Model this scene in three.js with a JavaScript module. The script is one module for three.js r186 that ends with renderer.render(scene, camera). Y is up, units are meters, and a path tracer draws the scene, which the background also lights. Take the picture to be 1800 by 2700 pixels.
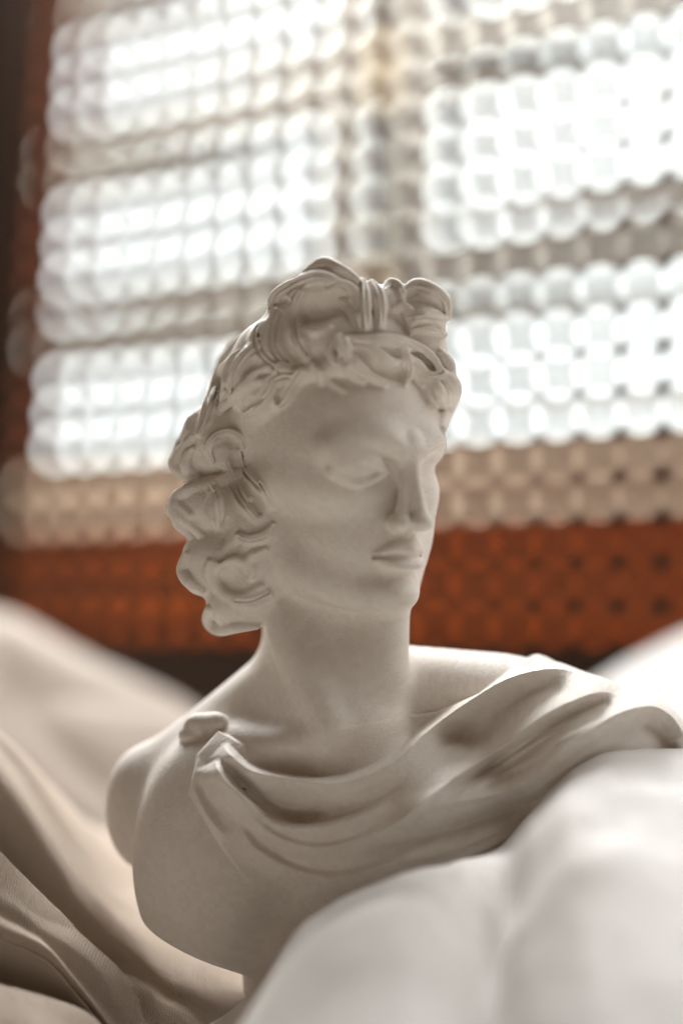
import * as THREE from 'three';
import { RectAreaLightUniformsLib } from 'three/addons/lights/RectAreaLightUniformsLib.js';

// ---------------------------------------------------------------- camera, light, exposure
const F = 4000, S = 1.3e-4, D = F * S, EYE = 0.165;          // focal length in photo pixels, metres per pixel at the bust, camera distance and height
const scene = new THREE.Scene();
scene.background = new THREE.Color().setRGB(0.08, 0.051, 0.031);   // dim warm room light
const camera = new THREE.PerspectiveCamera(2 * Math.atan(1350 / F) * 180 / Math.PI, 682 / 1024, 0.02, 30);
camera.position.set(0, EYE, D);
camera.lookAt(0, EYE, 0);
camera.focus = D - 0.019;
camera.userData.fStop = camera.getFocalLength() / 1000 / (274 * S);
scene.add(camera);

RectAreaLightUniformsLib.init();
function areaLight(name, w, h, color, intensity, at, to) {
  const l = new THREE.RectAreaLight(new THREE.Color().setRGB(...color), intensity, w, h);
  l.name = name; l.position.set(...at); l.lookAt(...to); scene.add(l); return l;
}
areaLight('daylight_overhead', 1.1, 1.1, [1, 0.99, 0.965], 2.5, [0.78, 0.96, -0.24], [0.02, 0.1, 0.02]);
areaLight('daylight_over_screen', 1.2, 0.4, [0.97, 0.99, 1], 12, [0.0, 1.12, -0.72], [0.02, 0.12, 0]);
areaLight('daylight_on_wall', 1.1, 0.35, [1, 0.97, 0.92], 48, [-0.3, 0.86, -0.9], [0.0, 0.0, -1.27]);

const renderer = new THREE.WebGLRenderer({ antialias: true });
renderer.toneMapping = THREE.LinearToneMapping;
renderer.toneMappingExposure = 1.28;
renderer.shadowMap.enabled = true;

// ---------------------------------------------------------------- helpers
let seed = 7;
const rnd = () => { seed = (seed * 1664525 + 1013904223) >>> 0; return seed / 4294967296; };
const names = {};
function numbered(n) { const k = names[n] = (names[n] ?? -1) + 1; return k ? `${n}_${String(k).padStart(3, '0')}` : n; }
const W = (px, py, z) => new THREE.Vector3((px - 900) * (1 - z / F) * S, EYE - (py - 1350) * (1 - z / F) * S, z * S);   // photo pixel + depth (pixels toward the camera) -> world
function mesh(name, geo, mat, parent) {
  const m = new THREE.Mesh(geo, mat); m.name = parent === scene ? numbered(name) : name;
  m.castShadow = m.receiveShadow = true; parent.add(m); return m;
}
function thing(name, label, category, at, group) {
  const g = new THREE.Group(); g.name = numbered(name); g.position.copy(at);
  g.userData = { label, category }; if (group) g.userData.group = group;
  scene.add(g); return g;
}
const lin = (r, g, b) => new THREE.Color().setRGB(r, g, b);

// tileable value noise and textures
function noiseTable(n, s) { let q = s; const r = () => { q = (q * 1103515245 + 12345) >>> 0; return (q >>> 8) / 16777216; }; return Float32Array.from({ length: n * n }, r); }
function vnoise(tab, n, x, y) {
  const xi = Math.floor(x), yi = Math.floor(y), u = x - xi, v = y - yi, w = t => t * t * (3 - 2 * t), m = k => ((k % n) + n) % n;
  const g = (a, b) => tab[m(b) * n + m(a)], U = w(u), V = w(v);
  return (g(xi, yi) * (1 - U) + g(xi + 1, yi) * U) * (1 - V) + (g(xi, yi + 1) * (1 - U) + g(xi + 1, yi + 1) * U) * V;
}
function dataTex(n, fn, srgb) {
  const d = new Uint8Array(n * n * 4);
  for (let j = 0; j < n; j++) for (let i = 0; i < n; i++) { const c = fn(i / n, j / n); for (let k = 0; k < 3; k++) d[(j * n + i) * 4 + k] = Math.max(0, Math.min(255, c[k] * 255)); d[(j * n + i) * 4 + 3] = 255; }
  const t = new THREE.DataTexture(d, n, n, THREE.RGBAFormat);
  t.wrapS = t.wrapT = THREE.RepeatWrapping; t.magFilter = THREE.LinearFilter; t.minFilter = THREE.LinearMipmapLinearFilter; t.generateMipmaps = true;
  if (srgb) t.colorSpace = THREE.SRGBColorSpace; t.needsUpdate = true; return t;
}
const T64 = noiseTable(64, 3), T16 = noiseTable(16, 9), T128 = noiseTable(128, 21);
// linen: warp and weft threads with uneven thickness
const weaveTex = dataTex(512, (u, v) => {
  const N = 64, a = Math.abs(Math.sin(Math.PI * N * u)), b = Math.abs(Math.sin(Math.PI * N * v)), over = (Math.floor(u * N) + Math.floor(v * N)) % 2;
  const slub = 0.6 + 0.8 * vnoise(T64, 64, u * 64, v * 6 % 64), slub2 = 0.6 + 0.8 * vnoise(T64, 64, u * 6, v * 64);
  const h = Math.max(a * (over ? 1 : 0.55) * slub, b * (over ? 0.55 : 1) * slub2) * 0.6 + 0.15 * vnoise(T128, 128, u * 128, v * 128);
  return [h, h, h];
});
const grainTex = dataTex(256, (u, v) => { const h = 0.5 * vnoise(T64, 64, u * 64, v * 64) + 0.3 * vnoise(T128, 128, u * 128, v * 128) + 0.2 * vnoise(T16, 16, u * 16, v * 16); return [h, h, h]; });

const speckTex = dataTex(256, (u, v) => { const n = vnoise(T128, 128, u * 128, v * 128), p = vnoise(T16, 16, u * 16, v * 16), c = 0.985 - 0.035 * p - (n > 0.93 ? 0.1 : 0); return [c, c - 0.006 * p, c - 0.014 * p]; }, true);
const M = {
  plaster: new THREE.MeshStandardMaterial({ color: lin(0.82, 0.775, 0.722), roughness: 0.62, map: speckTex, bumpMap: grainTex, bumpScale: 0.00016 }),
  cane: new THREE.MeshPhysicalMaterial({ color: lin(0.075, 0.03, 0.014), roughness: 0.7, specularIntensity: 0.4 }),
  darkWood: new THREE.MeshPhysicalMaterial({ color: lin(0.03, 0.016, 0.009), roughness: 0.7, specularIntensity: 0.4 }),
  linen: new THREE.MeshStandardMaterial({ color: lin(0.5, 0.42, 0.35), roughness: 0.95, bumpMap: weaveTex, bumpScale: 0.0005 }),
  duvet: new THREE.MeshStandardMaterial({ color: lin(0.8, 0.79, 0.77), roughness: 0.95, bumpMap: weaveTex, bumpScale: 0.0003 }),
  pillow: new THREE.MeshStandardMaterial({ color: lin(0.53, 0.465, 0.41), roughness: 0.95, bumpMap: weaveTex, bumpScale: 0.0003 }),
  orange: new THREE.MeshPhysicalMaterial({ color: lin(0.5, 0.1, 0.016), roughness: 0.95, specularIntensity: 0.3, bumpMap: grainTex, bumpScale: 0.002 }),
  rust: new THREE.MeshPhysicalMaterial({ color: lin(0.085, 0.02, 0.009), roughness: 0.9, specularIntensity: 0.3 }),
  paint: new THREE.MeshStandardMaterial({ color: lin(0.6, 0.47, 0.35), roughness: 0.6 }),
  grey: new THREE.MeshStandardMaterial({ color: lin(0.31, 0.31, 0.28), roughness: 0.6 }),
  olive: new THREE.MeshStandardMaterial({ color: lin(0.3, 0.26, 0.18), roughness: 0.7 }),
  pane: new THREE.MeshStandardMaterial({ color: lin(0, 0, 0), emissive: lin(0.93, 1, 0.985), emissiveIntensity: 7, roughness: 0.4 }),
  mattress: new THREE.MeshStandardMaterial({ color: lin(0.7, 0.66, 0.6), roughness: 0.95 }),
};

//==BACKGROUND==
// ---------------------------------------------------------------- woven screen behind the bust
const TH = 30 * Math.PI / 180;
function planeFrame(px, py, depth, th, e1y, e2) {
  const o = W(px, py, F - depth / S), e1 = new THREE.Vector3(Math.cos(th), e1y, Math.sin(th)).normalize();
  const up = new THREE.Vector3(...e2); up.addScaledVector(e1, -up.dot(e1)).normalize();
  const n = e1.clone().cross(up);      // toward the camera
  const m = new THREE.Matrix4().makeBasis(e1, up, n).setPosition(o), inv = m.clone().invert();
  const cam = camera.position;
  return { o, m, q: new THREE.Quaternion().setFromRotationMatrix(m), at(px, py) { const d = W(px, py, 0).sub(cam), t = o.clone().sub(cam).dot(n) / d.dot(n); return cam.clone().addScaledVector(d, t).applyMatrix4(inv); } };
}
const scr = planeFrame(1740, 1482, 1.70 * D, TH, 0.029, [0.06, 1, -0.11]);
const PITCH_H = 0.0264, PITCH_V = 0.0258, STRAP = 0.0169;
{
  const g = thing('woven_screen', 'dark brown woven cane screen with a dark frame standing behind the white bust', 'screen', scr.o);
  g.quaternion.copy(scr.q);
  const i0 = -26, i1 = 6, j0 = -2, j1 = 21, x0 = i0 * PITCH_H, x1 = i1 * PITCH_H, y0 = (j0 - 0.5) * PITCH_V, y1 = (j1 + 0.5) * PITCH_V;
  const xL = scr.at(66, 700).x;
  const strap = (len, pitch, phase, width) => {
    const n = Math.round(len / pitch) * 4, geo = new THREE.BoxGeometry(width, len, 0.0012, 2, n, 1), p = geo.attributes.position;
    for (let k = 0; k < p.count; k++) p.setZ(k, p.getZ(k) + 0.0011 * Math.cos(Math.PI * (p.getY(k) / pitch + phase)) - 0.0003 * (p.getX(k) / width * 2) ** 2);
    geo.computeVertexNormals(); return geo;
  };
  const vg = [0, 1].map(ph => strap(y1 - y0, PITCH_V, ph + (y0 + y1) / 2 / PITCH_V, STRAP));
  const hg = [0, 1].map(ph => strap(x1 - xL, PITCH_H, ph + (xL + x1) / 2 / PITCH_H, STRAP).rotateZ(-Math.PI / 2));
  for (let i = i0; i <= i1; i++) if (i * PITCH_H > xL - 0.01) { const s = mesh('cane_strand', vg[(i % 2 + 2) % 2], M.cane, g); s.position.set(i * PITCH_H, (y0 + y1) / 2, 0); }
  for (let j = j0; j <= j1; j++) { const s = mesh('cane_strand', hg[(j % 2 + 3) % 2], M.cane, g); s.position.set((xL + x1) / 2, j * PITCH_V, 0); }
  const bar = (name, w, h, x, y, d = 0.03) => { const b = mesh(name, new THREE.BoxGeometry(w, h, d), M.darkWood, g); b.position.set(x, y, 0.0); return b; };
  bar('frame_post', 0.10, y1 - y0 + 0.3, xL - 0.05, (y0 + y1) / 2 - 0.05);
  bar('frame_post', 0.05, y1 - y0 + 0.3, x1 + 0.025, (y0 + y1) / 2 - 0.05);
  bar('frame_rail', x1 - xL, 0.16, (xL + x1) / 2, scr.at(1500, 1705).y - 0.08);
  bar('frame_rail', x1 - xL, 0.06, (xL + x1) / 2, y1 + 0.03);
}
// ---------------------------------------------------------------- wall and window beyond the screen
const win = planeFrame(900, 1300, 1.53, 45 * Math.PI / 180, 0.0265, [0.02, 1, -0.15]);
{
  const L = (px, py) => win.at(px, py);
  const xl = L(150, 700).x, xr = L(2300, 700).x, yb = L(900, 1197).y, yt = yb + 0.78;
  const g = thing('window', 'bright window with pale mullion and grey glazing bars seen through the woven screen', 'window', win.o);
  g.quaternion.copy(win.q);
  const box = (name, xa, xb, ya, yc, d, m, z = 0) => { const b = mesh(name, new THREE.BoxGeometry(xb - xa, yc - ya, d), m, g); b.position.set((xa + xb) / 2, (ya + yc) / 2, z); return b; };
  const ma = L(918, 500).x, mb = L(1148, 500).x, fw = 0.03;
  // sill, side jamb, head
  box('window_sill', xl - 0.02, xr + 0.02, yb - 0.072, yb - 0.002, 0.09, M.paint, 0.022);
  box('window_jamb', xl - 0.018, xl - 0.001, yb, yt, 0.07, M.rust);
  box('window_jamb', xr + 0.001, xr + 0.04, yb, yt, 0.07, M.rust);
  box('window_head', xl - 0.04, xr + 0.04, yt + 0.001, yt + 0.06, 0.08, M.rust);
  // double mullion with a gap of light between
  const mw = (mb - ma);
  box('mullion', ma, ma + mw * 0.30, yb, yt, 0.05, M.grey);
  box('mullion', mb - mw * 0.30, mb, yb, yt, 0.05, M.grey);
  // panes
  const panes = [[xl, ma], [ma + mw * 0.301, mb - mw * 0.301], [mb, xr]];
  for (const [a, b] of panes) box('window_pane', a + 0.0005, b - 0.0005, yb + 0.0005, yt - 0.0005, 0.004, M.pane, -0.012);
  const barY = [L(400, 385).y, L(500, 845).y, L(400, -60).y];
  for (const y of barY) { box('glazing_bar', xl + 0.001, ma - 0.001, y - 0.033, y + 0.033, 0.03, M.grey); box('glazing_bar', mb + 0.001, xr - 0.001, y - 0.033, y + 0.033, 0.03, M.grey); box('mullion_block', ma + mw * 0.301, mb - mw * 0.301, y - 0.038, y + 0.038, 0.034, M.olive); }
  const wall = new THREE.Group(); wall.name = 'wall'; wall.position.copy(win.o); wall.quaternion.copy(win.q); wall.userData = { kind: 'structure', label: 'orange brown wall under and beside the bright window', category: 'wall' }; scene.add(wall);
  const wb = (name, xa, xb, ya, yc, m) => { const b = mesh(name, new THREE.BoxGeometry(xb - xa, yc - ya, 0.1), m, wall); b.position.set((xa + xb) / 2, (ya + yc) / 2, -0.06); };
  wb('lower_wall', xl - 1.2, xr + 0.6, yb - 0.9, yb - 0.074, M.orange);
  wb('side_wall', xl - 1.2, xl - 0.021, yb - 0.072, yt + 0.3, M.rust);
}
//==CLOTH==
// ---------------------------------------------------------------- bedding
function cr(a, b, c, d, t) { return 0.5 * (2 * b + (c - a) * t + (2 * a - 5 * b + 4 * c - d) * t * t + (3 * b - a - 3 * c + d) * t * t * t); }
function spline(pts, t) { const n = pts.length - 1, k = Math.min(n - 1, Math.max(0, Math.floor(t * n))), f = t * n - k, g = i => pts[Math.max(0, Math.min(n, i))]; return pts[0].map((_, c) => cr(g(k - 1)[c], g(k)[c], g(k + 1)[c], g(k + 2)[c], f)); }
function atX(pts, x) { // py of a row at px by monotone interpolation (smooth)
  if (x <= pts[0][0]) return pts[0][1]; const n = pts.length - 1; if (x >= pts[n][0]) return pts[n][1];
  let k = 0; while (x > pts[k + 1][0]) k++; const f = (x - pts[k][0]) / (pts[k + 1][0] - pts[k][0]), g = i => pts[Math.max(0, Math.min(n, i))][1];
  return cr(g(k - 1), g(k), g(k + 1), g(k + 2), f);
}
// a cloth lofted through rows, each row a profile at one depth; closed underneath
function cloth(rows, nu, nv, wrinkle, uvScale, origin) {
  const pos = [], uv = [], idx = [], R = rows.length - 1;
  const xa = r => r.pts[0][0], xb = r => r.pts[r.pts.length - 1][0];
  for (let j = 0; j <= nv; j++) {
    const t = j / nv * R, k = Math.min(R - 1, Math.floor(t)), f = t - k, q = i => rows[Math.max(0, Math.min(R, i))];
    for (let i = 0; i <= nu; i++) {
      const u = i / nu, s = [-1, 0, 1, 2].map(o => { const r = q(k + o), x = xa(r) + (xb(r) - xa(r)) * u; return W(x, atX(r.pts, x), r.z); });
      const v = ['x', 'y', 'z'].map(c => cr(s[0][c], s[1][c], s[2][c], s[3][c], f));
      v[1] += wrinkle(v[0], v[2]);
      pos.push(v[0] - origin.x, v[1] - origin.y, v[2] - origin.z); const q0 = (pos.length / 3 - 1 - nu - 1) * 3, run = j ? (uv[(pos.length / 3 - 1 - nu - 1) * 2 + 1] * uvScale + Math.hypot(pos[pos.length - 3] - pos[q0], pos[pos.length - 2] - pos[q0 + 1], pos[pos.length - 1] - pos[q0 + 2])) : 0;
      uv.push(v[0] / uvScale, run / uvScale);
    }
  }
  const row = nu + 1;
  for (let j = 0; j < nv; j++) for (let i = 0; i < nu; i++) { const a = j * row + i; idx.push(a, a + row, a + 1, a + 1, a + row, a + row + 1); }
  // underside a little below, joined along the rim
  const n0 = pos.length / 3;
  for (let k = 0; k < n0; k++) { pos.push(pos[k * 3], pos[k * 3 + 1] - 0.004, pos[k * 3 + 2]); uv.push(uv[k * 2], uv[k * 2 + 1]); }
  for (let j = 0; j < nv; j++) for (let i = 0; i < nu; i++) { const a = n0 + j * row + i; idx.push(a, a + 1, a + row, a + 1, a + row + 1, a + row); }
  const rim = []; for (let i = 0; i < nu; i++) rim.push(i); for (let j = 0; j < nv; j++) rim.push(j * row + nu); for (let i = nu; i > 0; i--) rim.push(nv * row + i); for (let j = nv; j > 0; j--) rim.push(j * row);
  rim.forEach((a, k) => { const b = rim[(k + 1) % rim.length]; idx.push(a, b, a + n0, b, b + n0, a + n0); });
  const g = new THREE.BufferGeometry(); g.setAttribute('position', new THREE.Float32BufferAttribute(pos, 3)); g.setAttribute('uv', new THREE.Float32BufferAttribute(uv, 2)); g.setIndex(idx); g.computeVertexNormals(); return g;
}
const crease = (a, f, dx, dz, o) => (x, z) => { const q = x * dx + z * dz, w = x * dz - z * dx, n = vnoise(T64, 64, q * f + o, w * f * 0.28 + o * 2 + 0.8 * vnoise(T16, 16, q * f * 0.4, w * f * 0.4)); return -a * Math.pow(1 - Math.abs(2 * n - 1), 3); };
const both = (...f) => (x, z) => f.reduce((s, g) => s + g(x, z), 0);
const wr = (a, sx, sz, o) => (x, z) => a * (vnoise(T16, 16, x * sx + o, z * sz + o * 3) - 0.5) + a * 0.4 * (vnoise(T64, 64, x * sx * 2.7 + o, z * sz * 2.3) - 0.5);
function clothThing(name, label, category, rows, nu, nv, wrinkle, mat, uvScale) {
  const o = W(rows[0].pts[0][0], 2650, rows[0].z), g = new THREE.Mesh(cloth(rows, nu, nv, wrinkle, uvScale, o), mat);
  g.name = numbered(name); g.position.copy(o); g.userData = { label, category }; g.castShadow = g.receiveShadow = true; scene.add(g); return g;
}
{
  const bed = mesh('bed', new THREE.BoxGeometry(2.0, 0.3, 2.2), M.mattress, scene); bed.position.set(0, -0.15 - 0.03, -0.15); bed.userData = { kind: 'structure', label: 'pale mattress under the crumpled white bedding', category: 'bed' };
}
clothThing('linen_sheet', 'crumpled beige linen sheet with long folds in front of and under the bust at left', 'sheet', [
  { z: -900, pts: [[-900, 2150], [0, 2180], [500, 2200], [1000, 2220], [2400, 2250]] },
  { z: -300, pts: [[-900, 1980], [-100, 1900], [60, 1990], [200, 2150], [340, 2330], [560, 2440], [800, 2520], [1200, 2600], [2200, 2620]] },
  { z: -120, pts: [[-900, 1960], [-100, 1920], [60, 2060], [190, 2230], [330, 2400], [520, 2520], [800, 2620], [1200, 2700], [2000, 2700]] },
  { z: 20, pts: [[-900, 1950], [-100, 1990], [0, 2060], [60, 2130], [130, 2230], [200, 2335], [310, 2460], [460, 2590], [700, 2690], [1200, 2760], [2000, 2760]] },
  { z: 60, pts: [[-900, 2080], [-100, 2150], [0, 2235], [60, 2295], [120, 2350], [190, 2415], [300, 2520], [440, 2640], [700, 2760], [1200, 2820], [2000, 2800]] },
  { z: 110, pts: [[-900, 2080], [-100, 2155], [0, 2238], [60, 2292], [120, 2348], [190, 2416], [300, 2530], [400, 2640], [560, 2760], [1000, 2860], [1900, 2850]] },
  { z: 190, pts: [[-900, 2180], [-100, 2270], [0, 2330], [60, 2375], [120, 2430], [190, 2490], [270, 2570], [350, 2680], [460, 2790], [900, 2900], [1800, 2900]] },
  { z: 215, pts: [[-900, 2240], [-100, 2330], [0, 2385], [60, 2425], [120, 2475], [200, 2570], [270, 2650], [340, 2740], [450, 2850], [900, 2950], [1800, 2950]] },
  { z: 255, pts: [[-900, 2290], [-100, 2385], [0, 2430], [70, 2462], [130, 2500], [195, 2580], [260, 2665], [340, 2770], [450, 2880], [900, 3000], [1800, 3000]] },
  { z: 222, pts: [[-900, 2400], [-100, 2480], [0, 2525], [60, 2550], [140, 2590], [220, 2660], [290, 2740], [360, 2830], [450, 2900], [900, 3010], [1800, 3020]] },
  { z: 240, pts: [[-900, 2480], [-100, 2550], [0, 2590], [60, 2603], [150, 2638], [250, 2690], [340, 2800], [450, 2910], [900, 3020], [1800, 3050]] },
  { z: 330, pts: [[-900, 2500], [-100, 2560], [0, 2588], [60, 2600], [150, 2634], [250, 2690], [340, 2800], [450, 2930], [900, 3060], [1800, 3100]] },
  { z: 450, pts: [[-900, 2560], [-100, 2640], [0, 2680], [60, 2700], [150, 2740], [250, 2800], [340, 2880], [450, 3000], [900, 3150], [1800, 3250]] },
  { z: 700, pts: [[-900, 2900], [-100, 2950], [0, 2980], [60, 3000], [150, 3020], [250, 3060], [340, 3100], [450, 3150], [900, 3300], [1800, 3400]] },
], 260, 240, both(wr(0.005, 22, 36, 2), crease(0.0035, 60, 0.75, -0.65, 4)), M.linen, 0.055);
clothThing('white_duvet', 'bright white blurred duvet mound in the foreground at lower right', 'duvet', [
  { z: 40, pts: [[400, 2800], [900, 2600], [1300, 2450], [1500, 2250], [1800, 2100], [2300, 2050]] },
  { z: 200, pts: [[400, 2760], [800, 2520], [1000, 2400], [1300, 2280], [1400, 2150], [1500, 2042], [1650, 1972], [1800, 1958], [2300, 1950]] },
  { z: 420, pts: [[450, 2820], [600, 2760], [760, 2490], [880, 2390], [1050, 2320], [1240, 2282], [1340, 2264], [1400, 2195], [1490, 2110], [1600, 2075], [1800, 2070], [2300, 2060]] },
  { z: 600, pts: [[430, 2900], [620, 2720], [760, 2525], [900, 2420], [1050, 2370], [1200, 2352], [1290, 2378], [1350, 2440], [1405, 2350], [1500, 2235], [1650, 2190], [1800, 2180], [2300, 2165]] },
  { z: 760, pts: [[420, 3000], [640, 2720], [760, 2560], [900, 2450], [1050, 2420], [1180, 2450], [1250, 2500], [1305, 2575], [1370, 2460], [1550, 2300], [1800, 2280], [2300, 2260]] },
  { z: 1100, pts: [[420, 3200], [640, 2960], [760, 2800], [900, 2700], [1050, 2680], [1160, 2740], [1260, 2800], [1400, 2650], [1550, 2560], [1800, 2530], [2300, 2500]] },
  { z: 1500, pts: [[420, 3500], [640, 3300], [760, 3200], [900, 3150], [1050, 3150], [1160, 3200], [1260, 3250], [1400, 3100], [1550, 3050], [1800, 3000], [2300, 2950]] },
], 240, 200, both(wr(0.004, 18, 14, 5), crease(0.008, 9, 0.9, 0.45, 3), wr(0.002, 60, 45, 8)), M.duvet, 0.05);
clothThing('beige_pillow', 'soft off-white pillow blurred behind the left shoulder of the bust', 'pillow', [
  { z: -2600, pts: [[-1500, 2000], [0, 2100], [600, 2150], [900, 2200]] },
  { z: -2200, pts: [[-1500, 1450], [-200, 1520], [0, 1600], [250, 1740], [520, 1900], [900, 2150]] },
  { z: -1700, pts: [[-1500, 1360], [-200, 1465], [0, 1552], [250, 1715], [500, 1845], [620, 1950], [900, 2250]] },
  { z: -1450, pts: [[-1500, 1500], [-200, 1620], [0, 1700], [250, 1820], [500, 1960], [620, 2050], [900, 2300]] },
  { z: -1250, pts: [[-1500, 1760], [-200, 1860], [0, 1930], [250, 2030], [520, 2160], [900, 2400]] },
  { z: -1100, pts: [[-1500, 2050], [-200, 2120], [0, 2150], [250, 2200], [520, 2300], [900, 2450]] },
  { z: -800, pts: [[-1500, 2250], [-200, 2280], [0, 2290], [250, 2320], [520, 2400], [900, 2500]] },
], 120, 90, both(wr(0.012, 9, 9, 11), crease(0.014, 7, 0.8, -0.5, 6), crease(0.01, 20, 0.5, 0.8, 2)), M.pillow, 0.05);
clothThing('white_pillow', 'white pillow edge blurred behind the draped shoulder at right', 'pillow', [
  { z: -2300, pts: [[1100, 2100], [1500, 2000], [1900, 1900], [3000, 1900]] },
  { z: -1900, pts: [[1100, 2000], [1450, 1890], [1620, 1800], [1800, 1705], [2100, 1560], [3000, 1450]] },
  { z: -1400, pts: [[1100, 2050], [1450, 1930], [1620, 1800], [1800, 1700], [2100, 1600], [3000, 1500]] },
  { z: -900, pts: [[1100, 2150], [1450, 2050], [1620, 1960], [1800, 1900], [2100, 1850], [3000, 1800]] },
  { z: -450, pts: [[1100, 2350], [1450, 2300], [1620, 2250], [1800, 2200], [2100, 2150], [3000, 2150]] },
], 100, 80, wr(0.008, 10, 10, 31), M.duvet, 0.05);

//==BUST==
// ---------------------------------------------------------------- the bust: a distance field, meshed once and split into figure, hair, cloak and brooch
const layers = { body: [], torso: [], cloak: [], hair: [], brooch: [] };
const P = (px, py, z) => [(px - 900) * (1 - z / F), -(py - 1350) * (1 - z / F), z];
const HS = 0.945, SY = Math.sin(40 * Math.PI / 180), CY = Math.cos(40 * Math.PI / 180);   // head turned 40 degrees
const H = (f, l, v) => [(-35 + SY * f - CY * l) * HS, (1350 - v) * HS, (CY * f + SY * l) * HS];
const I3 = [1, 0, 0, 0, 1, 0, 0, 0, 1], HB = [SY, 0, CY, -CY, 0, SY, 0, 1, 0];  // rows: axes of the ellipsoid (head: forward, side, up)
function ell(c, r, B = I3) {
  const [a0, a1, a2, b0, b1, b2, c0, c1, c2] = B, [cx, cy, cz] = c, [rx, ry, rz] = r;
  return (x, y, z) => {
    x -= cx; y -= cy; z -= cz;
    const u = (a0 * x + a1 * y + a2 * z) / rx, v = (b0 * x + b1 * y + b2 * z) / ry, w = (c0 * x + c1 * y + c2 * z) / rz;
    const k0 = Math.sqrt(u * u + v * v + w * w), k1 = Math.sqrt(u * u / (rx * rx) + v * v / (ry * ry) + w * w / (rz * rz));
    return k1 < 1e-9 ? -Math.min(rx, ry, rz) : k0 * (k0 - 1) / k1;
  };
}
function tube(pts) { // pts [x,y,z,r]
  return (x, y, z) => {
    let best = 1e9;
    for (let i = 0; i + 1 < pts.length; i++) {
      const a = pts[i], b = pts[i + 1], bx = b[0] - a[0], by = b[1] - a[1], bz = b[2] - a[2], px = x - a[0], py = y - a[1], pz = z - a[2];
      let h = (px * bx + py * by + pz * bz) / (bx * bx + by * by + bz * bz + 1e-9); h = h < 0 ? 0 : h > 1 ? 1 : h;
      const dx = px - bx * h, dy = py - by * h, dz = pz - bz * h, d = Math.sqrt(dx * dx + dy * dy + dz * dz) - (a[3] + (b[3] - a[3]) * h);
      if (d < best) best = d;
    }
    return best;
  };
}
const add = (layer, f, k = 10, sign = 1) => layers[layer].push({ f, k, sign });
const sc = (z, r) => r.map(q => q * (1 - z / F));
const E = (layer, px, py, z, r, k, sign) => add(layer, ell(P(px, py, z), sc(z, r)), k, sign);
const HE = (layer, f, l, v, r, k, sign) => add(layer, ell(H(f, l, v), r.map(q => q * HS), HB), k, sign);
const HT = (layer, pts, k, sign) => add(layer, tube(smooth(pts.map(p => [...H(p[0], p[1], p[2]), p[3] * HS]), 10)), k, sign);
const PT = (layer, pts, k, sign) => add(layer, tube(smooth(pts.map(p => [...P(p[0], p[1], p[2]), p[3]]), 24)), k, sign);
function smooth(pts, step) {
  if (pts.length < 2) return [pts[0], pts[0].map((q, i) => i ? q : q + 0.01)];
  let len = 0; for (let i = 0; i + 1 < pts.length; i++) len += Math.hypot(...[0, 1, 2].map(c => pts[i + 1][c] - pts[i][c]));
  const n = Math.max(2, Math.min(40, Math.round(len / step))); return Array.from({ length: n + 1 }, (_, i) => spline(pts, i / n));
}
const smin = (a, b, k) => { const h = k - Math.abs(a - b); return (a < b ? a : b) - (h > 0 ? h * h / (4 * k) : 0); };
const smax = (a, b, k) => -smin(-a, -b, k);
function fold(ops, x, y, z) { let d = 1e3; for (const o of ops) { const e = o.f(x, y, z); d = o.sign > 0 ? smin(d, e, o.k) : smax(d, -e, o.k); } return d; }

// torso
E('torso', 860, 2180, -40, [400, 330, 200], 60);
E('torso', 562, 2265, 60, [212, 330, 155], 90);                    // right breast
E('torso', 1100, 2230, 100, [330, 250, 150], 90);
PT('torso', [[770, 1800, -70, 115], [560, 1960, -70, 105], [410, 2070, -80, 105]], 70);   // right shoulder
E('torso', 395, 2135, -90, [114, 160, 110], 50);
PT('torso', [[960, 1800, -70, 105], [1200, 1840, -60, 128], [1370, 1880, -30, 145], [1450, 1960, 20, 150]], 60);  // left shoulder
E('torso', 1545, 2020, 70, [225, 195, 180], 60);
E('torso', 900, 2480, 0, [330, 200, 170], 80);
// lower edge of the chest, cut along a sloping plane, and the stem under it
add('torso', ((n, o) => (x, y, z) => n[0] * (x - o[0]) + n[1] * (y - o[1]))([0.415, 0.91], P(367, 2428, 60)), 20, -1);
PT('torso', [[800, 2480, 20, 165], [812, 2640, 0, 170], [820, 2760, -10, 190]], 14);
// neck and collar
PT('body', [[845, 1400, -50, 150], [862, 1630, -55, 172], [880, 1800, -25, 188], [890, 1900, -20, 200]], 60);
PT('body', [[735, 1560, 70, 56], [778, 1720, 128, 50], [865, 1905, 168, 38]], 50);        // sternomastoid
PT('body', [[640, 1960, 70, 40], [760, 1960, 130, 36], [860, 1945, 150, 34]], 40);        // collar bone
PT('body', [[1010, 1560, 60, 70], [1000, 1760, 70, 75]], 50);
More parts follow.
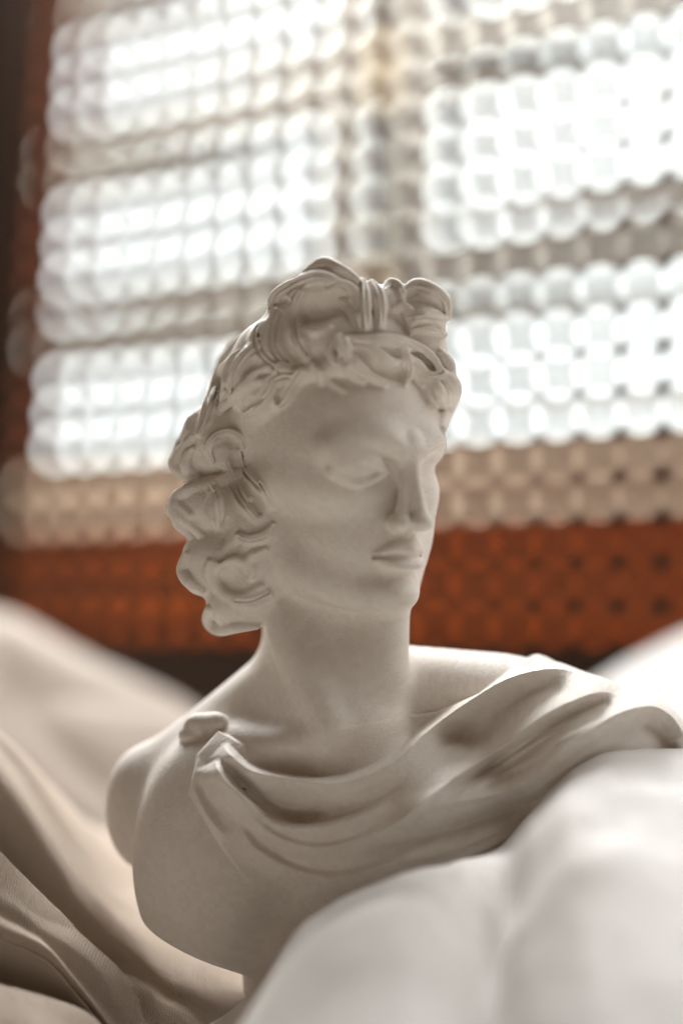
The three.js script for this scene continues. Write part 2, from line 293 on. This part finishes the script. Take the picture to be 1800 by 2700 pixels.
// head
HE('body', 0, 0, 1090, [315, 255, 265], 20);
HE('body', 150, 0, 1130, [190, 212, 190], 50);
HE('body', 110, 0, 1360, [200, 190, 250], 60);
HE('body', 210, 0, 1445, [105, 98, 112], 50);
HE('body', 249, 0, 1562, [80, 80, 57], 34);
HE('body', 130, -118, 1370, [118, 108, 205], 60);                  // fuller far cheek
HE('body', 110, 150, 1215, [130, 92, 120], 60);                     // temple
for (const s of [1, -1]) {
  HT('body', [[225, 48 * s, 1565, 46], [130, 120 * s, 1535, 52], [30, 172 * s, 1465, 58], [-5, 200 * s, 1290, 55]], 50);
  HT('body', [[240, 120 * s, 1300, 40], [170, 175 * s, 1290, 45], [60, 205 * s, 1265, 42]], 55);
  HE('body', 348, 106 * s, 1227, s > 0 ? [56, 72, 44] : [40, 48, 36], 50, -1);         // eye socket
  if (s > 0) {
    HE('body', 257, 130, 1233, [56, 66, 42], 8);                   // eyeball, upper lid, lower lid
    HT('body', [[312, 76, 1242, 8], [316, 116, 1215, 12], [292, 158, 1215, 12], [254, 196, 1244, 8]], 20);
    HT('body', [[312, 76, 1252, 7], [307, 118, 1274, 9], [284, 158, 1272, 9], [252, 196, 1250, 7]], 18);
    HE('body', 244, 176, 1183, [40, 40, 30], 50);
  }
  HT('body', [[338, 30 * s, 1192, 18], [322, 85 * s, 1160, 22], [290, 138 * s, 1163, 17], [250, 178 * s, 1184, 8]], 60);
  HT('body', [[328, 14 * s, 1220, 15], [336, 22 * s, 1310, 18], [338, 32 * s, 1372, 22]], 18);
  HE('body', 334, 42 * s, 1378, [40, 25, 24], 12);              // nostril wing
  HT('body', [[338, 60 * s, 1350, 5], [322, 70 * s, 1372, 6], [318, 62 * s, 1396, 6]], 14, -1);
  HE('body', 345, 16 * s, 1398, [16, 9, 9], 8, -1);
}
HT('body', [[331, 0, 1165, 30], [343, 0, 1222, 19], [361, 0, 1300, 17], [381, 0, 1372, 21]], 16);
HE('body', 377, 0, 1376, [31, 27, 23], 14);
HT('body', [[318, 0, 1400, 12], [318, 0, 1440, 14]], 20);
HT('body', [[327, 0, 1447, 17], [319, 36, 1445, 17], [290, 76, 1463, 10]], 16);
HT('body', [[327, 0, 1447, 17], [319, -36, 1445, 17], [290, -76, 1463, 10]], 16);
HT('body', [[290, 74, 1474, 11], [317, 36, 1489, 21], [324, 0, 1491, 22], [317, -36, 1489, 21], [290, -74, 1474, 11]], 14);
HT('body', [[288, 82, 1467, 6], [332, 38, 1464, 6], [342, 0, 1467, 6], [332, -38, 1464, 6], [288, -82, 1467, 6]], 9, -1);
HT('body', [[318, 50, 1524, 18], [330, 0, 1527, 20], [318, -50, 1524, 18]], 24, -1);
// hair masses
HE('hair', -110, 0, 1065, [240, 275, 270], 20);
HE('hair', 110, 0, 908, [214, 224, 130], 40);
E('hair', 690, 1020, 150, [95, 95, 80], 40);
HT('hair', [[120, 215, 990, 28], [215, 165, 972, 33], [272, 90, 960, 35], [287, 0, 956, 35], [272, -90, 960, 35], [215, -165, 978, 33]], 22);   // roll of hair over the forehead
E('hair', 800, 815, 120, [92, 80, 90], 30);
E('hair', 862, 770, 160, [88, 76, 90], 25);
E('hair', 945, 800, 160, [70, 62, 80], 25);
E('hair', 1020, 815, 160, [60, 64, 80], 25);
E('hair', 1105, 830, 150, [70, 78, 80], 25);
E('hair', 535, 1515, 70, [54, 56, 60], 20);
E('hair', 560, 1170, 40, [72, 95, 95], 25);
E('hair', 1120, 905, 130, [56, 62, 70], 30);
E('hair', 720, 960, 130, [110, 120, 90], 50);
E('hair', 1140, 1000, 120, [62, 70, 70], 40);
E('hair', 505, 1220, 40, [46, 46, 60], 20);
E('hair', 548, 1340, 60, [94, 82, 90], 25);
E('hair', 575, 1465, 70, [94, 76, 90], 25);
E('hair', 640, 1588, 70, [96, 75, 85], 25);
E('hair', 690, 1430, 80, [100, 180, 100], 50);

function ray(ls, o, dir, t1) {
  let t = 0, last = 1e9; for (let i = 0; i < 160 && t < t1; i++) { const p = [0, 1, 2].map(c => o[c] + dir[c] * t); let d = 1e9; for (const l of ls) d = Math.min(d, fold(l, ...p)); if (d < 0.7) return p; last = d; t += Math.max(0.6, d * 0.7); }
  return null;
}
const headBase = [[...layers.hair], [...layers.body]];
const toCam = 1;
function onto(px, py, fallback) {
  const a = P(px, py, 600), b = P(px, py, -300), d = b.map((q, i) => q - a[i]), L = Math.hypot(...d); const hit = ray(headBase, a, d.map(q => q / L), L);
  return hit ?? P(px, py, fallback);
}
const Z1 = p => [420 + p[0] * 0.5357, 660 + p[1] * 0.5357], Z2 = p => [420 + p[0] * 0.5357, 1160 + p[1] * 0.5357];
function lock(conv, pts, r, { k = 8, lift = 0.42, sign = 1, fb = 90 } = {}) {
  const n = pts.length - 1;
  const q = pts.map((p, i) => { const [px, py] = conv(p), b = onto(px, py, fb), w = Math.min(1, 0.55 + 1.6 * Math.min(i, n - i) / n); b[2] += lift * r * (1 - b[2] / F) ; return [...b, r * w]; });
  add('hair', tube(smooth(q, 9)), k, sign);
  if (sign > 0 && r >= 13 && fb === 90) for (const o of [-0.42, 0.3]) carve.push([smooth(q.map((c, i) => { const a = q[Math.max(0, i - 1)], b = q[Math.min(n, i + 1)], L = Math.hypot(b[0] - a[0], b[1] - a[1]) || 1; return [c[0] - (b[1] - a[1]) / L * o * r, c[1] + (b[0] - a[0]) / L * o * r, c[2] + c[3] * 0.98, (i === 0 || i === n ? 0.5 : 1) * (1.8 + 0.17 * r)]; }), 9)]);
}
const carve = [];      // thin tool cuts along the locks
const G = { sign: -1, k: 12, lift: 0.5 };
//--locks
for (const [p, r, o] of [
  [[[645, 225], [690, 165], [770, 135], [850, 152], [905, 200]], 17], [[[720, 115], [800, 70], [870, 92], [940, 135], [985, 172]], 18], [[[555, 290], [575, 235], [640, 185], [705, 150]], 18],
  [[[830, 195], [885, 172], [945, 197], [970, 250], [968, 315]], 16], [[[900, 250], [935, 275], [965, 330], [985, 380]], 14],
  [[[1000, 155], [1003, 230], [1008, 320], [1015, 400]], 18], [[[1045, 160], [1075, 220], [1085, 300], [1085, 385]], 17],
  [[[1110, 200], [1140, 170], [1175, 192], [1195, 240]], 17], [[[1160, 288], [1205, 285], [1235, 340], [1235, 410]], 14],
  [[[1210, 205], [1265, 180], [1340, 205], [1395, 260], [1410, 330]], 22], [[[1230, 330], [1310, 320], [1400, 335]], 18], [[[1250, 390], [1340, 375], [1400, 415]], 16],
  [[[700, 320], [780, 328], [870, 312]], 13, G], [[[1235, 245], [1300, 248], [1370, 270]], 11, G], [[[950, 425], [1050, 425], [1180, 425]], 12, G],
  [[[680, 330], [665, 400], [700, 440]], 12, { k: 20 }], [[[720, 385], [770, 400], [830, 380]], 10, { k: 16 }],
  // the bow knot
  [[[880, 432], [905, 475], [925, 525]], 20, { lift: 1.0, k: 8 }], [[[940, 437], [1020, 446], [1110, 442], [1200, 457], [1280, 492], [1345, 542], [1385, 602]], 16, { lift: 0.8, k: 9 }],
  [[[950, 468], [1020, 478], [1080, 512], [1130, 552], [1170, 546]], 14, { lift: 0.7, k: 9 }], [[[930, 500], [965, 560], [1030, 602], [1110, 655]], 16, { lift: 0.6, k: 10 }],
  [[[890, 520], [920, 572], [960, 612], [1000, 640]], 14, { lift: 0.5, k: 10 }], [[[1190, 470], [1215, 540], [1222, 600], [1212, 652]], 15, { lift: 0.7, k: 10 }],
  [[[1235, 535], [1270, 565], [1300, 607], [1340, 622], [1390, 610]], 15, { lift: 0.7, k: 10 }], [[[850, 450], [840, 500], [862, 555]], 10, { lift: 0.6 }],
  [[[985, 500], [1050, 560], [1110, 605], [1180, 600]], 13, { sign: -1, k: 14, lift: 0.4 }], [[[1245, 500], [1300, 515], [1350, 570]], 10, G], [[[1245, 600], [1280, 650], [1330, 650]], 10, { lift: 0.3 }],
  [[[1385, 600], [1440, 645], [1450, 690], [1430, 750], [1405, 820], [1392, 880]], 19, { fb: 40 }], [[[1385, 505], [1420, 560], [1440, 620]], 18, { fb: 40 }], [[[1340, 640], [1380, 700], [1395, 780], [1388, 860]], 17, { fb: 40 }],
  // swept back locks on the near side
  [[[530, 582], [470, 605], [410, 670], [350, 745], [290, 795], [235, 850], [190, 905]], 11, { lift: 0.8, k: 7 }], [[[480, 482], [430, 522], [390, 580], [370, 640], [350, 700]], 20, { k: 14 }],
  [[[420, 492], [370, 535], [340, 600], [330, 680], [300, 760]], 15], [[[345, 545], [305, 605], [280, 680], [252, 755], [228, 830], [200, 900]], 19],
  [[[520, 640], [460, 650], [415, 690], [402, 745]], 10, { lift: 0.6 }], [[[650, 620], [600, 620], [550, 650], [530, 700], [470, 760], [430, 800]], 18, { lift: 0.1, k: 20 }], [[[700, 600], [660, 660], [620, 730], [590, 762]], 18, { lift: 0, k: 20 }],
  [[[700, 215], [662, 320], [670, 430], [720, 520]], 15, { k: 24 }], [[[590, 300], [560, 380], [560, 470], [620, 560]], 20, { k: 30, lift: 0 }], [[[500, 380], [480, 440], [520, 520], [600, 590]], 18, { k: 26, lift: 0 }],
  [[[800, 640], [808, 690], [822, 750]], 6, G], [[[830, 640], [870, 660], [910, 690]], 9, { lift: 0, k: 12 }], [[[760, 560], [790, 600], [800, 650]], 9, { k: 14 }],
  [[[425, 770], [470, 745], [515, 725]], 9, G], [[[600, 690], [590, 720], [595, 750]], 9, G], [[[408, 812], [406, 826]], 6, G],
  [[[410, 965], [390, 920], [330, 903], [270, 930], [240, 990], [262, 1045]], 14, { lift: 0.7 }], [[[265, 965], [310, 940], [360, 942], [395, 985]], 11, G], [[[445, 1045], [500, 1042], [565, 1005]], 7, G],
  [[[165, 978], [135, 1020], [135, 1070], [175, 1100]], 15, { fb: 40 }], [[[210, 985], [230, 1030], [240, 1045]], 9, G],
]) lock(Z1, p, r, o);
for (const [p, r, o] of [
  [[[400, 60], [430, 150], [500, 230], [545, 320]], 15, { k: 22, lift: 0 }], [[[330, 120], [370, 220], [430, 320], [480, 380]], 16, { k: 20, lift: 0.1 }], [[[250, 200], [290, 300], [300, 420]], 17, { k: 16 }], 
  [[[500, 720], [400, 772], [310, 745], [270, 670], [300, 610], [380, 590], [450, 620], [455, 670]], 12, { lift: 0.2, k: 16 }],
  [[[390, 510], [350, 540], [305, 588]], 10, G], [[[455, 305], [490, 348]], 11, G], [[[570, 280], [622, 312]], 8, G], [[[195, 400], [235, 445]], 11, G], [[[270, 260], [250, 320], [260, 380]], 9, G], [[[400, 630], [420, 660]], 10, G], [[[330, 400], [310, 470], [290, 520]], 10, G],
  [[[90, 262], [78, 330], [102, 410], [150, 470]], 17, { fb: 40 }], [[[132, 560], [118, 640], [152, 700], [210, 740]], 17, { fb: 40 }], [[[242, 830], [242, 890], [292, 932], [380, 920], [480, 915]], 17, { fb: 40 }], [[[250, 600], [240, 660], [282, 742]], 11, { k: 14 }],
  [[[520, 540], [470, 560], [430, 600]], 12, { k: 14 }], [[[560, 420], [520, 470], [440, 490], [390, 470]], 13, { k: 16 }], [[[380, 800], [450, 800], [540, 760]], 14, { k: 18 }],
]) lock(Z2, p, r, o);
for (const [q] of carve) add('hair', tube(q), 5, -1);
// wavy locks round the back, unseen from the front
for (let i = 0; i < 46; i++) {
  const a = 2.4 + rnd() * 3.2, v0 = 830 + rnd() * 420, pts = [];
  for (let j = 0; j < 5; j++) { const aa = a + 0.10 * Math.sin(j * 1.9 + i), v = v0 + j * 42, o = [-35 * HS + 700 * Math.cos(aa) - 60, (1350 - v) * HS, 700 * Math.sin(aa) - 60]; const c = [-95, (1350 - v) * HS, -60], d = c.map((q, k) => q - o[k]), L = Math.hypot(...d), h = ray(headBase, o, d.map(q => q / L), L); if (h) pts.push([...h, 15 * Math.min(1, 0.6 + 0.4 * Math.min(j, 4 - j))]); }
  if (pts.length > 2) add('hair', tube(smooth(pts, 14)), 9);
}
// brooch: a round clasp of folded petals
E('brooch', 548, 1936, 45, [70, 58, 42], 10);
for (const [a, r, q] of [[0.2, 40, 34], [1.15, 44, 30], [2.2, 38, 36], [3.1, 46, 31], [4.0, 40, 35], [5.2, 42, 33]]) E('brooch', 548 + r * Math.cos(a), 1936 + r * 0.78 * Math.sin(a), 58, [q, q * 0.9, 30], 9);
E('brooch', 552, 1938, 98, [15, 13, 14], 12, -1);

// cloak: the torso shape grown outwards within an outline, then folded
const poly = [[575, 1925], [640, 1962], [800, 1956], [930, 1925], [1040, 1893], [1150, 1878], [1260, 1830], [1400, 1730], [1500, 1690], [1980, 1700], [1980, 2900], [1100, 2800], [760, 2460], [590, 2240], [500, 2090], [520, 1990]];
function polySd(x, y) {
  let d = 1e12, s = 1; const n = poly.length;
  for (let i = 0, j = n - 1; i < n; j = i++) {
    const ex = poly[j][0] - poly[i][0], ey = poly[j][1] - poly[i][1], wx = x - poly[i][0], wy = y - poly[i][1];
    const t = Math.max(0, Math.min(1, (wx * ex + wy * ey) / (ex * ex + ey * ey))), bx = wx - ex * t, by = wy - ey * t; d = Math.min(d, bx * bx + by * by);
    const c1 = y >= poly[i][1], c2 = y < poly[j][1], c3 = ex * wy > ey * wx; if ((c1 && c2 && c3) || (!c1 && !c2 && !c3)) s = -s;
  }
  return s * Math.sqrt(d);
}
const LONG = [4, 4], IN = [4, 12];
const folds = [
  [[[584, 1962], [627, 2010], [675, 2037], [756, 2053], [852, 2066], [932, 2058], [1040, 2010], [1121, 1932], [1228, 1855], [1335, 1791], [1442, 1764], [1522, 1774], [1598, 1812]], 56, 20, 64, [14, 5]],
  [[[650, 2005], [740, 2026], [850, 2034], [950, 2016], [1040, 1966], [1100, 1926]], -26, 22, 26, LONG],
  [[[1130, 1950], [1220, 1905], [1310, 1852], [1400, 1815], [1520, 1803]], -5, 30, 40, LONG],
  [[[940, 2222], [1050, 2168], [1100, 2127], [1174, 2069], [1260, 2010], [1346, 1951], [1442, 1882], [1522, 1844], [1592, 1825], [1660, 1846]], 50, 84, 36, [4, 6]],
  [[[1230, 2062], [1367, 1972], [1470, 1912], [1560, 1876], [1650, 1850]], -4, 26, 40, LONG],
  [[[1000, 2196], [1090, 2152], [1174, 2123], [1335, 2085], [1415, 2037], [1474, 1983], [1549, 1930], [1630, 1882], [1710, 1862], [1763, 1884], [1800, 1935], [1815, 2000]], 54, 62, 60],
  [[[1040, 2080], [1100, 2035], [1160, 1980], [1230, 1955]], 14, 46, 40, LONG],
  [[[563, 2003], [595, 2062], [675, 2123], [756, 2171], [850, 2182], [960, 2150], [1050, 2100]], 50, 22, 72, [9, 3]],
  [[[584, 1995], [638, 2069], [702, 2139], [756, 2162], [809, 2162], [880, 2135]], -46, 36, 20, [6, 4]],
  [[[1190, 2104], [1290, 2054], [1390, 2004], [1480, 1948], [1580, 1898]], 13, 22, 18, LONG],
  [[[1250, 2155], [1380, 2104], [1470, 2044], [1560, 1978], [1650, 1935]], 15, 26, 24, LONG], [[[860, 2116], [980, 2088], [1070, 2040]], 11, 20, 20, LONG], [[[900, 2330], [1100, 2300], [1290, 2235], [1420, 2150]], 12, 24, 36, LONG],
  [[[1240, 2078], [1340, 2004], [1450, 1934], [1570, 1878]], 16, 18, 20, LONG], [[[620, 2090], [700, 2190], [830, 2235], [980, 2205], [1110, 2130]], 20, 18, 46, LONG], [[[600, 2120], [680, 2240], [840, 2310], [1020, 2280], [1200, 2190]], 15, 20, 56, LONG], [[[960, 2232], [1150, 2200], [1330, 2132], [1440, 2070]], -16, 36, 40, LONG], [[[930, 2295], [1150, 2255], [1330, 2185], [1470, 2085]], 16, 50, 50, LONG], [[[680, 2245], [850, 2272], [1000, 2245], [1150, 2190]], 12, 40, 60, LONG],
  [[[527, 1992], [512, 2050], [518, 2095], [560, 2170], [610, 2220]], 14, 26, 26, LONG],
].map(([p, h, up, down, tp = IN]) => { const q = smooth(p.map(a => [...a, 0]), 22), b = [1e9, 1e9, -1e9, -1e9], m = Math.max(up, down); for (const a of q) { b[0] = Math.min(b[0], a[0] - m); b[1] = Math.min(b[1], a[1] - m); b[2] = Math.max(b[2], a[0] + m); b[3] = Math.max(b[3], a[1] + m); } return { q, h, up, down, b, tp }; });
function drape(px, py) {
  let sum = 0;
  for (const f of folds) {
    if (px < f.b[0] || px > f.b[2] || py < f.b[1] || py > f.b[3]) continue;
    let best = 1e12, side = 0, s = 0; const q = f.q, n = q.length - 1;
    for (let i = 0; i < n; i++) { const ex = q[i + 1][0] - q[i][0], ey = q[i + 1][1] - q[i][1], wx = px - q[i][0], wy = py - q[i][1]; const t = Math.max(0, Math.min(1, (wx * ex + wy * ey) / (ex * ex + ey * ey))), bx = wx - ex * t, by = wy - ey * t, d = bx * bx + by * by; if (d < best) { best = d; side = ex * by - ey * bx; s = (i + t) / n; } }
    const u = Math.sqrt(best) / (side < 0 ? f.up : f.down); if (u >= 1) continue;
    const e = Math.min(1, s * f.tp[0], (1 - s) * f.tp[1]), w = 0.45 * (1 - u * u) ** 2 + 0.55 * (1 - u) ** 1.6; sum += f.h * w * e * e * (3 - 2 * e);
  }
  return sum;
}
const lists = () => ({ body: layers.body, torso: layers.torso, hair: layers.hair, brooch: layers.brooch });
function fields(ls, x, y, z) {
  const t = fold(ls.torso, x, y, z), body = smin(t, fold(ls.body, x, y, z), 50);
  let cl = 1e3;
  if (t < 110) { const m = 1 / (1 - z / F), px = 900 + x * m, py = 1350 - y * m, reg = polySd(px, py), fr = Math.max(0, Math.min(1, (z + 120) / 120)); cl = smax(t + 4 - 23 * Math.max(0, Math.min(1, (2330 - py + (px - 600) * 0.5) / 260)) - (reg < 40 ? drape(px, py) * fr : 0), reg, 6); }
  return [body, fold(ls.hair, x, y, z), cl, fold(ls.brooch, x, y, z)];
}
function field(ls, x, y, z) { const [b, h, c, o] = fields(ls, x, y, z); return smin(smin(smin(b, c, 6), h, 12), o, 8); }

{
  const CELL = 3.9, BL = 8, lo = [-680, -1260, -330], hi = [960, 690, 430], n = [0, 1, 2].map(c => Math.ceil((hi[c] - lo[c]) / CELL / BL)), N = n.map(q => q * BL);
  const val = new Float32Array(N[0] * N[1] * N[2]).fill(50), at = (i, j, k) => (k * N[1] + j) * N[0] + i;
  const R = BL * CELL * 0.8661, lib = new Map(), all = lists();
  for (let bk = 0; bk < n[2]; bk++) for (let bj = 0; bj < n[1]; bj++) for (let bi = 0; bi < n[0]; bi++) {
    const c = [bi, bj, bk].map((b, q) => lo[q] + (b + 0.5) * BL * CELL), d = field(all, ...c), act = Math.abs(d) < R * 1.5 + 45;
    if (!act) { for (let k = 0; k < BL; k++) for (let j = 0; j < BL; j++) { const o = at(bi * BL, bj * BL + j, bk * BL + k); val.fill(d, o, o + BL); } continue; }
    const ls = {}; for (const [nm, ops] of Object.entries(all)) ls[nm] = ops.filter(o => o.f(...c) < 2.2 * R + 60 + o.k);
    lib.set((bk * n[1] + bj) * n[0] + bi, ls);
    for (let k = 0; k < BL; k++) for (let j = 0; j < BL; j++) for (let i = 0; i < BL; i++) val[at(bi * BL + i, bj * BL + j, bk * BL + k)] = field(ls, lo[0] + (bi * BL + i) * CELL, lo[1] + (bj * BL + j) * CELL, lo[2] + (bk * BL + k) * CELL);
  }
  // surface nets
  const vid = new Int32Array(val.length).fill(-1), pos = [], nor = [], lab = [];
  const corner = [0, 1, 2, 3, 4, 5, 6, 7].map(q => [q & 1, q >> 1 & 1, q >> 2]), edges = [[0, 1], [2, 3], [4, 5], [6, 7], [0, 2], [1, 3], [4, 6], [5, 7], [0, 4], [1, 5], [2, 6], [3, 7]];
  for (const key of lib.keys()) {
    const bi = key % n[0], bj = Math.floor(key / n[0]) % n[1], bk = Math.floor(key / n[0] / n[1]), ls = lib.get(key);
    for (let k = bk * BL; k < Math.min(N[2] - 1, bk * BL + BL); k++) for (let j = bj * BL; j < Math.min(N[1] - 1, bj * BL + BL); j++) for (let i = bi * BL; i < Math.min(N[0] - 1, bi * BL + BL); i++) {
      const v = corner.map(c => val[at(i + c[0], j + c[1], k + c[2])]); let m = 0; for (let q = 0; q < 8; q++) if (v[q] < 0) m |= 1 << q; if (m === 0 || m === 255) continue;
      let x = 0, y = 0, z = 0, w = 0; for (const [a, b] of edges) if ((v[a] < 0) !== (v[b] < 0)) { const t = v[a] / (v[a] - v[b]); x += corner[a][0] + t * (corner[b][0] - corner[a][0]); y += corner[a][1] + t * (corner[b][1] - corner[a][1]); z += corner[a][2] + t * (corner[b][2] - corner[a][2]); w++; }
      let p = [lo[0] + (i + x / w) * CELL, lo[1] + (j + y / w) * CELL, lo[2] + (k + z / w) * CELL];
      const e = 1.6, grad = p => [field(ls, p[0] + e, p[1], p[2]) - field(ls, p[0] - e, p[1], p[2]), field(ls, p[0], p[1] + e, p[2]) - field(ls, p[0], p[1] - e, p[2]), field(ls, p[0], p[1], p[2] + e) - field(ls, p[0], p[1], p[2] - e)].map(q => q / (2 * e));
      const g = grad(p), gl = Math.hypot(...g) || 1, d = Math.max(-2, Math.min(2, field(ls, ...p) / Math.max(0.5, gl)));
      p = p.map((q, c) => q - d * g[c] / gl);
      vid[at(i, j, k)] = pos.length / 3; pos.push(...p); nor.push(...g.map(q => q / gl));
      const f = fields(ls, ...p); f[2] -= 1; f[1] -= 2; lab.push(f.indexOf(Math.min(...f)));
    }
  }
  const faces = [[], [], [], []];
  const quad = (a, b, c, d) => { if (a < 0 || b < 0 || c < 0 || d < 0) return; const cnt = [0, 0, 0, 0]; for (const q of [a, b, c, d]) cnt[lab[q]]++; const l = cnt.indexOf(Math.max(...cnt)); faces[l].push(a, b, c, a, c, d); };
  for (const key of lib.keys()) {
    const bi = key % n[0], bj = Math.floor(key / n[0]) % n[1], bk = Math.floor(key / n[0] / n[1]);
    for (let k = Math.max(1, bk * BL); k < Math.min(N[2] - 1, bk * BL + BL); k++) for (let j = Math.max(1, bj * BL); j < Math.min(N[1] - 1, bj * BL + BL); j++) for (let i = Math.max(1, bi * BL); i < Math.min(N[0] - 1, bi * BL + BL); i++) {
      const s = val[at(i, j, k)] < 0;
      if (s !== val[at(i + 1, j, k)] < 0) { const q = [vid[at(i, j - 1, k - 1)], vid[at(i, j, k - 1)], vid[at(i, j, k)], vid[at(i, j - 1, k)]]; s ? quad(...q) : quad(...q.reverse()); }
      if (s !== val[at(i, j + 1, k)] < 0) { const q = [vid[at(i - 1, j, k - 1)], vid[at(i - 1, j, k)], vid[at(i, j, k)], vid[at(i, j, k - 1)]]; s ? quad(...q) : quad(...q.reverse()); }
      if (s !== val[at(i, j, k + 1)] < 0) { const q = [vid[at(i - 1, j - 1, k)], vid[at(i, j - 1, k)], vid[at(i, j, k)], vid[at(i - 1, j, k)]]; s ? quad(...q) : quad(...q.reverse()); }
    }
  }
  const base = W(860, 2620, 0);
  const bust = thing('bust', 'white plaster bust of a curly haired youth in a draped cloak, head turned right', 'bust', base);
  ['figure', 'hair', 'cloak', 'brooch'].forEach((nm, l) => {
    const map = new Map(), p = [], nn = [], uv = [], idx = [];
    for (const q of faces[l]) { let m = map.get(q); if (m === undefined) { m = p.length / 3; map.set(q, m); const X = pos[q * 3] * S, Y = pos[q * 3 + 1] * S, Zz = pos[q * 3 + 2] * S; p.push(X - base.x, Y + EYE - base.y, Zz - base.z); nn.push(nor[q * 3], nor[q * 3 + 1], nor[q * 3 + 2]); uv.push((X + Zz * 0.6) / 0.03, (Y + Zz * 0.3) / 0.03); } idx.push(m); }
    const g = new THREE.BufferGeometry(); g.setAttribute('position', new THREE.Float32BufferAttribute(p, 3)); g.setAttribute('normal', new THREE.Float32BufferAttribute(nn, 3)); g.setAttribute('uv', new THREE.Float32BufferAttribute(uv, 2)); g.setIndex(idx);
    mesh(nm, g, M.plaster, bust); console.log(nm, idx.length / 3);
  });
}
renderer.render(scene, camera);
